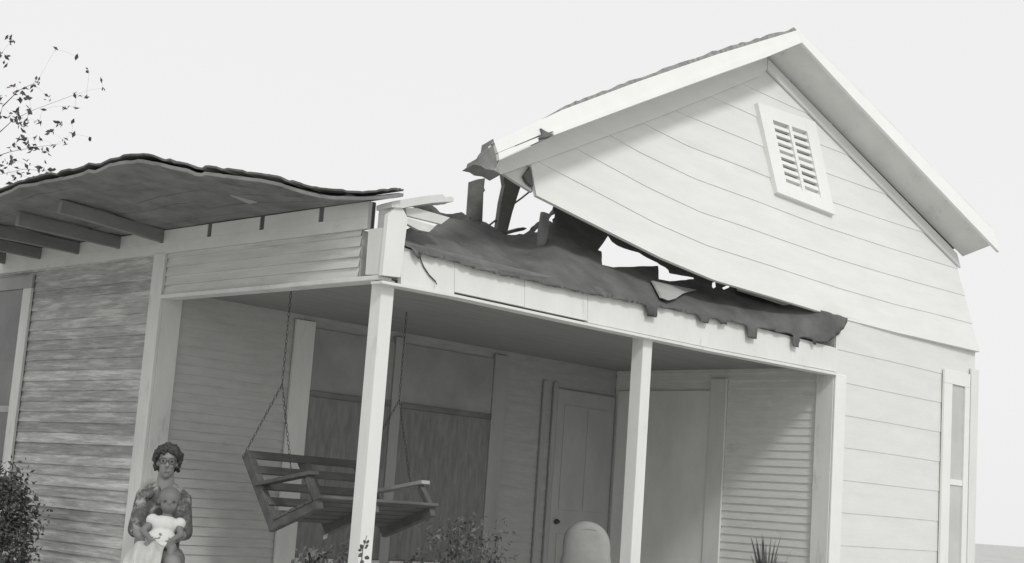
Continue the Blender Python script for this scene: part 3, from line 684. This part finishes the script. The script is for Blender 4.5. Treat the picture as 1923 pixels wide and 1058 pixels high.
# ================================================================== people
class Blob:
    """tapered capsules and ellipsoids fused into one continuous voxel surface"""
    def __init__(s, L): s.bm = bmesh.new(); s.L = L
    def cap(s, a, b, ra, rb, n=14):
        a, b = s.L(*a), s.L(*b); d = b - a; st = 6; pts, rr = [], []
        for i in range(4): t = math.pi / 2 * (1 - i / 4.0); pts.append(a - d.normalized() * ra * math.sin(t)); rr.append(max(0.001, ra * math.cos(t)))
        for i in range(st + 1): t = i / st; pts.append(a + d * t); rr.append(ra + (rb - ra) * t)
        for i in range(1, 5): t = math.pi / 2 * i / 4.0; pts.append(b + d.normalized() * rb * math.sin(t)); rr.append(max(0.001, rb * math.cos(t)))
        add_tube(s.bm, pts, rr, n)
    def ell(s, c, r, n=16):
        ret = bmesh.ops.create_uvsphere(s.bm, u_segments=n, v_segments=n, radius=1.0)
        for v in ret['verts']: v.co = s.L(c[0] + v.co.x * r[0], c[1] + v.co.z * r[1], c[2] + v.co.y * r[2])
    def make(s, name, m, parent, vox=0.007, smooth=4, curl=0.0):
        bmesh.ops.recalc_face_normals(s.bm, faces=s.bm.faces)
        me = bpy.data.meshes.new("tmp"); s.bm.to_mesh(me); s.bm.free(); o = bpy.data.objects.new("tmp", me); COL.objects.link(o)
        md = o.modifiers.new("r", 'REMESH'); md.mode = 'VOXEL'; md.voxel_size = vox
        ms = o.modifiers.new("s", 'SMOOTH'); ms.factor = 0.5; ms.iterations = smooth
        dg = bpy.context.evaluated_depsgraph_get(); m2 = bpy.data.meshes.new_from_object(o.evaluated_get(dg))
        bpy.data.objects.remove(o); m2.name = name
        if curl:
            cs_ = [(v.co.copy(), v.normal.copy()) for v in m2.vertices]
            for v, (c, n_) in zip(m2.vertices, cs_): v.co = c + n_ * curl * (noise.noise(c * 55) + 0.6 * noise.noise(c * 120))
        m2.materials.clear(); m2.materials.append(MT[m])
        for p in m2.polygons: p.use_smooth = True
        r = bpy.data.objects.new(name, m2); COL.objects.link(r)
        if parent is not None: r.parent = parent; r.matrix_parent_inverse = PINV.get(parent.name, Matrix.Identity(4))
        return r
PW = at(308, 930, 'y', 1.9)
wf = Vector((CAM.x - PW.x, CAM.y - PW.y, 0)).normalized(); wr = Vector((-wf.y, wf.x, 0))
if wr.dot(RT) < 0: wr = -wr
def WC(u, v, w): return Vector((PW.x, PW.y, 0)) + wr * u + wf * w + Vector((0, 0, v))
def WL(u, v, w): return WC(u * 0.83, v + 0.07, w)
wm = thing("person", WC(0, 0.42, 0), "seated woman with dark hair, glasses and dark print blouse, holding a baby on her lap", "person")
b = Blob(WL)
b.ell((0, 1.545, 0.0), (0.072, 0.092, 0.09)); b.ell((0, 1.475, 0.018), (0.058, 0.065, 0.065)); b.ell((0, 1.438, 0.04), (0.032, 0.025, 0.032))
b.ell((-0.032, 1.495, 0.056), (0.018, 0.018, 0.014)); b.ell((0.032, 1.495, 0.056), (0.018, 0.018, 0.014))
b.cap((0, 1.528, 0.085), (0, 1.497, 0.1), 0.008, 0.014); b.ell((0, 1.548, 0.075), (0.05, 0.01, 0.02))
b.ell((0, 1.462, 0.072), (0.024, 0.006, 0.009)); b.ell((0, 1.452, 0.07), (0.02, 0.007, 0.009))
for s in (-1, 1): b.ell((s * 0.074, 1.515, -0.005), (0.01, 0.03, 0.018))
b.cap((0, 1.44, -0.01), (0, 1.31, -0.02), 0.052, 0.062)
for s in (-1, 1): b.cap((s * 0.03, 1.37, -0.025), (s * 0.13, 1.305, -0.015), 0.035, 0.045)
b.ell((0, 1.22, -0.01), (0.15, 0.14, 0.095)); b.ell((0, 1.05, -0.01), (0.135, 0.16, 0.095)); b.ell((0, 0.90, -0.01), (0.165, 0.10, 0.12))
for s in (-1, 1):
    b.cap((s * 0.145, 1.295, -0.01), (s * 0.178, 1.075, 0.04), 0.05, 0.038)
    wx, wz_, ww = s * 0.065, 1.01 + 0.012 * s, 0.245
    b.cap((s * 0.178, 1.075, 0.04), (wx, wz_, ww), 0.036, 0.024)
    hx, hz, hw = wx - s * 0.055, wz_ - 0.004, ww + 0.035
    b.cap((wx, wz_, ww), (hx, hz, hw), 0.024, 0.03)
    for i, (dz, ln) in enumerate(((0.027, 0.05), (0.010, 0.058), (-0.008, 0.054), (-0.025, 0.042))):
        a = (hx - s * 0.012, hz + dz, hw + 0.008); k1 = (a[0] - s * ln * 0.62, a[1] - 0.004, a[2] + 0.006); k2 = (k1[0] - s * ln * 0.45, k1[1] - 0.008, k1[2] - 0.014)
        b.cap(a, k1, 0.0095, 0.0085, 8); b.cap(k1, k2, 0.0085, 0.0075, 8)
    b.cap((wx - s * 0.02, wz_ + 0.018, ww + 0.015), (hx - s * 0.01, hz + 0.055, hw + 0.012), 0.011, 0.009, 8)
    b.cap((s * 0.085, 0.89, 0.02), (s * 0.105, 0.905, 0.43), 0.085, 0.058); b.cap((s * 0.105, 0.90, 0.43), (s * 0.10, 0.50, 0.44), 0.055, 0.036)
    b.cap((s * 0.10, 0.465, 0.43), (s * 0.115, 0.455, 0.58), 0.036, 0.03)
b.make("body", 'skin', wm, 0.0065, 5)
b = Blob(WL)                                              # blouse
b.ell((0, 1.205, -0.01), (0.165, 0.15, 0.108)); b.ell((0, 1.05, -0.01), (0.15, 0.17, 0.108)); b.cap((-0.10, 1.312, -0.015), (0.10, 1.312, -0.015), 0.052, 0.052)
for s in (-1, 1): b.cap((s * 0.055, 1.362, -0.03), (s * 0.14, 1.305, -0.015), 0.033, 0.055)
for s in (-1, 1): b.cap((s * 0.14, 1.295, -0.01), (s * 0.18, 1.085, 0.035), 0.06, 0.055); b.cap((s * 0.05, 1.345, 0.03), (s * 0.11, 1.30, 0.075), 0.02, 0.02)
b.make("blouse", 'blouse', wm, 0.008, 4)
b = Blob(WL)                                              # skirt
b.ell((0, 0.92, 0.0), (0.19, 0.11, 0.14))
for s in (-1, 1): b.cap((s * 0.085, 0.90, 0.02), (s * 0.10, 0.905, 0.36), 0.105, 0.082)
b.cap((-0.05, 0.90, 0.2), (0.05, 0.90, 0.2), 0.1, 0.1); b.cap((-0.1, 0.8, 0.42), (0.02, 0.8, 0.42), 0.07, 0.07)
b.make("skirt", 'skirt', wm, 0.009, 5)
b = Blob(WL)                                              # hair: full, set in waves
b.ell((0, 1.572, -0.02), (0.090, 0.062, 0.095)); b.ell((0, 1.535, -0.05), (0.094, 0.095, 0.07)); b.ell((0, 1.600, 0.012), (0.080, 0.036, 0.086)); b.cap((-0.05, 1.592, 0.06), (0.05, 1.592, 0.06), 0.022, 0.022)
rn = random.Random(2)
for k in range(110):
    a = rn.uniform(-0.25, math.pi + 0.25); r = rn.uniform(0.9, 1.05); d = rn.uniform(-0.07, 0.035)
    b.ell((0.083 * r * math.cos(a), 1.558 + 0.068 * r * math.sin(a), d), (0.018, 0.015, 0.015), 8)
for s in (-1, 1):
    for k in range(6): b.ell((s * (0.084 + rn.uniform(-0.006, 0.008) - 0.0035 * k), 1.57 - 0.017 * k, -0.03 + rn.uniform(-0.02, 0.02)), (0.019, 0.022, 0.028), 10)
for k in range(9): b.ell((-0.06 + 0.015 * k, 1.583 + 0.012 * math.sin(k * 2.1), 0.078 + 0.006 * math.cos(k * 3.0)), (0.013, 0.014, 0.013), 8)
for s in (-1, 1): b.ell((s * 0.093, 1.55, -0.025), (0.02, 0.045, 0.05)); b.ell((s * 0.085, 1.50, -0.04), (0.018, 0.04, 0.04))
b.make("hair", 'hair', wm, 0.005, 2, 0.012)
bm = bmesh.new()
for s in (-1, 1):
    add_tube(bm, [WL(s * 0.033 + 0.026 * math.cos(t), 1.524 + 0.019 * math.sin(t), 0.101) for t in [2 * math.pi * i / 14 for i in range(15)]], 0.0022, 6, False)
    add_tube(bm, [WL(s * 0.059, 1.53, 0.099), WL(s * 0.078, 1.527, 0.0)], 0.003, 6)
add_tube(bm, [WL(-0.008, 1.528, 0.103), WL(0.008, 1.528, 0.103)], 0.003, 6)
link("glasses", bm, 'black', wm, True)
for s in (-1, 1):
    bm = bmesh.new(); r = bmesh.ops.create_uvsphere(bm, u_segments=10, v_segments=8, radius=0.009)
    for v in r['verts']: v.co = WL(s * 0.032 + v.co.x * 1.2, 1.525 + v.co.z * 0.7, 0.074 + v.co.y)
    link("eye", bm, 'black', wm, True)
bm = bmesh.new()
add_tube(bm, [WL(-0.022, 1.457, 0.079), WL(0, 1.4565, 0.082), WL(0.022, 1.457, 0.079)], [0.0015, 0.0025, 0.0015], 6); link("lips", bm, 'skirt', wm, True)

bb = thing("person", WL(0.03, 0.98, 0.22), "baby in a white short-sleeved dress sitting on the woman's lap in her arms", "person")
def BL(u, v, w): return WL(0.02 + (u - 0.02) * 1.28, 1.10 + (v - 1.10) * 1.02, w)
b = Blob(BL)
hx, hz, hw = 0.04, 1.275, 0.185
b.ell((hx, hz + 0.012, hw), (0.062, 0.064, 0.068)); b.ell((hx, hz - 0.035, hw + 0.018), (0.048, 0.042, 0.05)); b.ell((hx, hz - 0.014, hw + 0.066), (0.010, 0.010, 0.010), 10)
for s in (-1, 1): b.ell((hx + s * 0.028, hz - 0.03, hw + 0.036), (0.02, 0.018, 0.018), 10); b.ell((hx + s * 0.063, hz - 0.01, hw - 0.005), (0.008, 0.018, 0.012), 10)
b.cap((hx, hz - 0.05, hw), (hx - 0.005, hz - 0.1, hw), 0.03, 0.035)
b.ell((hx - 0.015, 1.12, hw + 0.01), (0.07, 0.07, 0.055)); b.ell((hx - 0.025, 1.04, hw + 0.03), (0.075, 0.06, 0.065))
b.cap((hx - 0.07, 1.155, hw + 0.01), (hx - 0.135, 1.085, hw + 0.05), 0.026, 0.021); b.cap((hx - 0.135, 1.085, hw + 0.05), (hx - 0.085, 1.035, hw + 0.115), 0.021, 0.016)
b.cap((hx + 0.06, 1.145, hw + 0.01), (hx + 0.085, 1.075, hw + 0.06), 0.026, 0.021); b.cap((hx + 0.085, 1.075, hw + 0.06), (hx + 0.03, 1.035, hw + 0.115), 0.021, 0.016)
for ex in (-0.085, 0.03):
    b.ell((hx + ex, 1.03, hw + 0.122), (0.016, 0.012, 0.016), 10); sg = 1 if ex < 0 else -1
    for k in range(4): b.cap((hx + ex + sg * 0.006, 1.038 - 0.008 * k, hw + 0.128), (hx + ex + sg * 0.03, 1.036 - 0.008 * k, hw + 0.136), 0.005, 0.0045, 6)
    b.cap((hx + ex, 1.042, hw + 0.125), (hx + ex + sg * 0.014, 1.056, hw + 0.13), 0.005, 0.0045, 6)
for s in (-1, 1):
    b.cap((hx - 0.025 + s * 0.04, 1.005, hw + 0.05), (hx - 0.03 + s * 0.07, 0.995, hw + 0.19), 0.042, 0.032); b.cap((hx - 0.03 + s * 0.07, 0.995, hw + 0.19), (hx - 0.03 + s * 0.055, 0.89, hw + 0.25), 0.03, 0.022)
    b.cap((hx - 0.03 + s * 0.055, 0.88, hw + 0.25), (hx - 0.03 + s * 0.06, 0.873, hw + 0.30), 0.021, 0.018)
b.make("body", 'skinb', bb, 0.0055, 4)
b = Blob(BL)
b.ell((hx - 0.015, 1.125, hw + 0.01), (0.082, 0.062, 0.066)); b.ell((hx - 0.028, 1.045, hw + 0.035), (0.092, 0.058, 0.078)); b.ell((hx - 0.03, 1.01, hw + 0.09), (0.095, 0.03, 0.075))
b.ell((hx - 0.085, 1.15, hw + 0.015), (0.04, 0.04, 0.04)); b.ell((hx + 0.072, 1.14, hw + 0.015), (0.036, 0.038, 0.038))
b.make("dress", 'cloth', bb, 0.007, 3)
b = Blob(BL); b.ell((hx, hz + 0.025, hw - 0.018), (0.066, 0.062, 0.064)); b.make("hair", 'skirt', bb, 0.007, 2)
for s in (-1, 1):
    bm = bmesh.new(); r = bmesh.ops.create_uvsphere(bm, u_segments=8, v_segments=6, radius=0.007)
    for v in r['verts']: v.co = BL(hx + s * 0.026 + v.co.x * 1.2, hz - 0.004 + v.co.z * 0.7, hw + 0.062 + v.co.y)
    link("eye", bm, 'black', bb, True)
# white cloth draped across her lap, hanging over the knee on one side
path = [(1.005, 0.10), (1.018, 0.18), (1.02, 0.27), (1.018, 0.36), (1.0, 0.44), (0.955, 0.495), (0.89, 0.515), (0.80, 0.52), (0.70, 0.525), (0.60, 0.535)]
bm = bmesh.new(); nu = 26; gr = []
for i, (v, w) in enumerate(path):
    row = []
    for j in range(nu):
        t = j / (nu - 1); u = -0.235 + t * (0.30 - 0.05 * i / 9.0) - 0.012 * i / 9.0
        side = max(0.0, -0.165 - u) * 1.4 + max(0.0, u - 0.02) * 0.5
        f = 0.012 * math.sin(t * 17 + i * 0.5) * (0.3 + i / 7.0) + 0.012 * noise.noise(Vector((u * 14, v * 9, w * 9)))
        row.append(bm.verts.new(WL(u, v - side + (f if i < 5 else 0), w + (f if i >= 4 else 0))))
    gr.append(row)
for r, q in zip(gr, gr[1:]):
    for k in range(nu - 1): bm.faces.new((r[k], r[k + 1], q[k + 1], q[k]))
bmesh.ops.solidify(bm, geom=bm.faces[:], thickness=0.004)
tag(link("lap_cloth", bm, 'lap', None, True), "white cloth spread over the seated woman's lap and knee", "cloth")
# the chair she sits on
ch = thing("wooden_chair", WC(0, FL, 0), "plain dark wooden chair under the seated woman beside the corner board", "chair")
def cbx(name, u0, u1, v0, v1, w0, w1):
    bm = bmesh.new(); vs = [bm.verts.new(WC(u, v, w)) for u in (u0, u1) for v in (v0, v1) for w in (w0, w1)]
    for q in ((0, 1, 3, 2), (4, 6, 7, 5), (0, 4, 5, 1), (2, 3, 7, 6), (0, 2, 6, 4), (1, 5, 7, 3)): bm.faces.new([vs[i] for i in q])
    bmesh.ops.bevel(bm, geom=bm.edges[:], offset=0.004, segments=1, affect='EDGES'); return link(name, bm, 'darkwood', ch)
cbx("seat", -0.15, 0.15, 0.85, 0.88, -0.17, 0.25)
for u in (-0.13, 0.095):
    cbx("leg", u, u + 0.035, FL, 0.849, 0.2, 0.235); cbx("leg", u, u + 0.035, FL, 0.849, -0.165, -0.13)
    cbx("back_post", u, u + 0.035, 0.881, 1.2, -0.165, -0.13)
for v in (0.95, 1.05, 1.14): cbx("back_slat", -0.094, 0.094, v, v + 0.05, -0.157, -0.14)

# ================================================================== plants
def leaf(bm, c, size, rnd, up=0.3):
    n = Vector((rnd.gauss(0, 1), rnd.gauss(0, 1), rnd.gauss(up, 1))).normalized(); a = n.orthogonal().normalized(); a.rotate(Matrix.Rotation(rnd.uniform(0, 6.28), 3, n)); b_ = n.cross(a)
    L, w = size, size * rnd.uniform(0.38, 0.6); fold = n * size * 0.12
    p = [c - a * L / 2, c + b_ * w / 2 + fold, c + a * L / 2, c - b_ * w / 2 + fold, c - a * L * 0.1, c + a * L * 0.15]
    v = [bm.verts.new(q) for q in p]
    bm.faces.new((v[0], v[1], v[2])); bm.faces.new((v[0], v[2], v[3]))
def bush(name, label, cat, centre, rads, clumps, n, size, m, seed, stems=4):
    rnd = random.Random(seed); c = Vector(centre)
    o = thing(name, (c.x, c.y, 0), label, cat); bm = bmesh.new(); sm = bmesh.new()
    for k in range(clumps):
        d = Vector((rnd.gauss(0, 1), rnd.gauss(0, 1), rnd.gauss(0, 1))).normalized() * rnd.uniform(0.3, 1.0) ** 0.5
        q = c + Vector((d.x * rads[0], d.y * rads[1], d.z * rads[2])); cr = rnd.uniform(0.12, 0.24) * max(rads)
        for i in range(n // clumps):
            e = Vector((rnd.gauss(0, 1), rnd.gauss(0, 1), rnd.gauss(0, 1))) * cr * 0.6; leaf(bm, q + e, size * rnd.uniform(0.6, 1.3), rnd)
        if k < stems * 4:
            base = Vector((c.x + rnd.uniform(-1, 1) * rads[0] * 0.3, c.y + rnd.uniform(-1, 1) * rads[1] * 0.3, -0.02)); mid = base.lerp(q, 0.5) + Vector((rnd.uniform(-0.05, 0.05), rnd.uniform(-0.05, 0.05), 0.05))
            add_tube(sm, [base, mid, q], [0.011, 0.008, 0.003], 5)
    link("foliage", bm, m, o); link("stems", sm, 'bark', o, True); return o
cb = at(8, 990, 'x', -0.45)
bush("shrub", "dense dark shrub at the foot of the weathered wall, far left", "shrub", (cb.x, cb.y, 1.0), (0.17, 0.22, 0.46), 60, 5200, 0.04, 'leaf', 4)
cb = at(620, 1040, 'x', 0.16)
bush("leafy_plant", "low leafy plant on the porch boards below the swing, left of the corner post", "plant", (cb.x, cb.y, 0.88), (0.26, 0.16, 0.34), 40, 900, 0.05, 'leaf2', 9)
cb = at(870, 1050, 'y', 1.1)
bush("leafy_plant", "tall wispy plant on the shaded porch between the two white posts", "plant", (cb.x, cb.y, 0.95), (0.50, 0.18, 0.48), 60, 1500, 0.045, 'leaf2', 19, 14)
# sprig in front of the corner post
rnd = random.Random(1)
cs = at(682, 1024, 'y', -0.35)
sp = thing("leaf_sprig", (cs.x, cs.y, 0), "small dark leaf sprig in front of the foot of the white corner post", "plant")
bm = bmesh.new()
add_tube(bm, [(cs.x + 0.03, cs.y, -0.02), (cs.x - 0.02, cs.y, 0.6), cs - Vector((0, 0, 0.02)), cs + Vector((0.02, 0, 0.05))], [0.008, 0.006, 0.003, 0.002], 5); link("stem", bm, 'bark', sp, True)
bm = bmesh.new()
def sleaf(p0, p1, w):
    a, e = at(*p0, 'y', -0.35), at(*p1, 'y', -0.35); d = e - a; s = d.cross(FW).normalized() * w; c = FW * w * 0.4
    v = [bm.verts.new(q) for q in (a, a + d * 0.35 + s + c, a + d * 0.75 + s * 0.7 + c, e, a + d * 0.75 - s * 0.7 + c, a + d * 0.35 - s + c)]
    bm.faces.new((v[0], v[1], v[2], v[3])); bm.faces.new((v[0], v[3], v[4], v[5]))
for p0, p1, w in (((686, 1022), (683, 1014), 0.008), ((688, 1022), (693, 1014), 0.008), ((686, 1028), (692, 1023), 0.008), ((681, 1032), (677, 1022), 0.011), ((680, 1034), (672, 1033), 0.010), ((684, 1030), (690, 1028), 0.007), ((682, 1040), (672, 1046), 0.012), ((684, 1046), (694, 1050), 0.012), ((684, 1054), (675, 1058), 0.012)): sleaf(p0, p1, w)
link("leaves", bm, 'leaf', sp)
# potted plant by the end wall
pp = at(1440, 1050, 'x', 4.35); pz = at(1440, 985, 'x', 4.35).z
po = thing("potted_plant", (4.35, pp.y, FL), "spiky dark plant standing in a pot near the right end wall of the porch", "plant")
bm = bmesh.new(); n = 16; rr = [(0.0, FL + 0.002), (0.10, FL + 0.002), (0.14, FL + 0.25), (0.155, FL + 0.25), (0.155, FL + 0.29), (0.13, FL + 0.29), (0.12, FL + 0.26), (0.0, FL + 0.26)]
pr_ = [[bm.verts.new((4.35 + r * math.cos(2 * math.pi * k / n), pp.y + r * math.sin(2 * math.pi * k / n), z)) for k in range(n)] for r, z in rr]
for r, s in zip(pr_, pr_[1:]):
    for k in range(n): bm.faces.new((r[k], r[(k + 1) % n], s[(k + 1) % n], s[k]))
bmesh.ops.remove_doubles(bm, verts=bm.verts, dist=1e-5); link("pot", bm, 'clay', po, True)
bm = bmesh.new()
for k in range(34):
    a = rnd.uniform(0, 6.28); ln = rnd.uniform(0.55, 1.0) * (pz - FL - 0.27) * 1.02; sp_ = rnd.uniform(0.05, 0.28)
    prev = None
    for i in range(7):
        t = i / 6; c = Vector((4.35 + math.cos(a) * sp_ * t ** 1.6, pp.y + math.sin(a) * sp_ * t ** 1.6, FL + 0.26 + ln * (t - 0.15 * t * t * sp_ * 4)))
        w = 0.017 * (1 - t) ** 0.6 + 0.001; s = Vector((-math.sin(a), math.cos(a), 0)) * w
        cur = (bm.verts.new(c - s), bm.verts.new(c + s))
        if prev: bm.faces.new((prev[0], prev[1], cur[1], cur[0]))
        prev = cur
link("leaves", bm, 'leaf2', po)
# tree behind the roof at the left
TP = [(29, 164, 3), (44, 169, 3), (51, 180, 2), (64, 160, 2), (71, 154, 2), (105, 92, 1), (143, 107, 1), (168, 134, 1), (192, 151, 1), (192, 166, 1), (89, 181, 2), (143, 177, 1), (150, 181, 1), (162, 182, 1), (122, 200, 2), (141, 203, 1), (56, 208, 2), (32, 211, 4), (37, 222, 4), (30, 227, 3), (40, 233, 2), (49, 226, 1), (68, 228, 1), (74, 229, 1), (109, 233, 2), (113, 236, 1), (137, 225, 1), (95, 248, 2), (44, 243, 2), (40, 260, 2), (44, 267, 4), (50, 273, 3), (58, 278, 2), (67, 278, 2), (84, 287, 2), (65, 260, 1), (120, 264, 1), (122, 271, 1), (101, 273, 1), (135, 252, 1), (172, 260, 1), (24, 272, 2), (33, 280, 1), (25, 302, 3), (54, 311, 3), (76, 312, 3), (82, 320, 2), (98, 321, 2), (26, 340, 3), (88, 336, 2), (64, 338, 1), (40, 330, 2), (30, 318, 1), (80, 205, 1), (76, 262, 1), (36, 190, 1)]
rnd = random.Random(8)
for k in range(46): TP.append((rnd.uniform(-190, 22), rnd.uniform(60, 360), rnd.choice((2, 3, 4))))
dt = ray(-10, 330); dt = dt / math.hypot(dt.x, dt.y); base = CAM + dt * 15.5; base.z = 0
te = thing("tree", (base.x, base.y, 0), "sparse tree with scattered small leaves against the sky behind the left roof", "tree")
tb = bmesh.new()
def tp(x, y, d): r = ray(x, y); return CAM + r * (d / math.hypot(r.x, r.y))
trunk = [base, base + Vector((0.05, 0.02, 1.5)), base + Vector((-0.05, 0.05, 3.0)), tp(-25, 300, 15.5), tp(5, 200, 15.4)]
add_tube(tb, trunk, [0.10, 0.085, 0.06, 0.008, 0.002], 9)
br = [[tp(-25, 300, 15.5), tp(20, 285, 15.3), tp(60, 278, 15.2), tp(100, 272, 15.1)], [tp(-15, 262, 15.45), tp(25, 225, 15.2), tp(60, 208, 15.1), tp(140, 178, 15.0)], [base + Vector((-0.05, 0.05, 3.0)), tp(-10, 330, 15.3), tp(45, 318, 15.1), tp(95, 322, 15.0)], [tp(-5, 235, 15.4), tp(-70, 200, 15.6), tp(-150, 150, 15.8)], [tp(-25, 300, 15.5), tp(-90, 280, 15.8), tp(-170, 260, 16)], [tp(5, 200, 15.4), tp(35, 170, 15.3), tp(70, 154, 15.2)]]
for q in br: add_tube(tb, q, [0.006, 0.003, 0.002, 0.0015][:len(q)], 5)
lb = bmesh.new()
allp = [p for q in br for a, c in zip(q, q[1:]) for p in (a, a.lerp(c, 0.5), c)]
TP.sort(key=lambda q: min((tp(q[0], q[1], 15.3) - p).length for p in allp))
for x, y, n in TP:
    c = tp(x, y, rnd.uniform(15.1, 15.5)); near = min(allp, key=lambda p: (p - c).length)
    allp.append(c)
    add_tube(tb, [near, near.lerp(c, 0.6) + Vector((0, 0, 0.01)), c], [0.0008, 0.0007, 0.0006], 4)
    for k in range(n * 2): leaf(lb, c + Vector((rnd.gauss(0, 1), rnd.gauss(0, 1), rnd.gauss(0, 1))) * 0.011 * n, rnd.uniform(0.045, 0.085), rnd)
link("trunk", tb, 'bark', te, True); link("crown", lb, 'leaf', te)
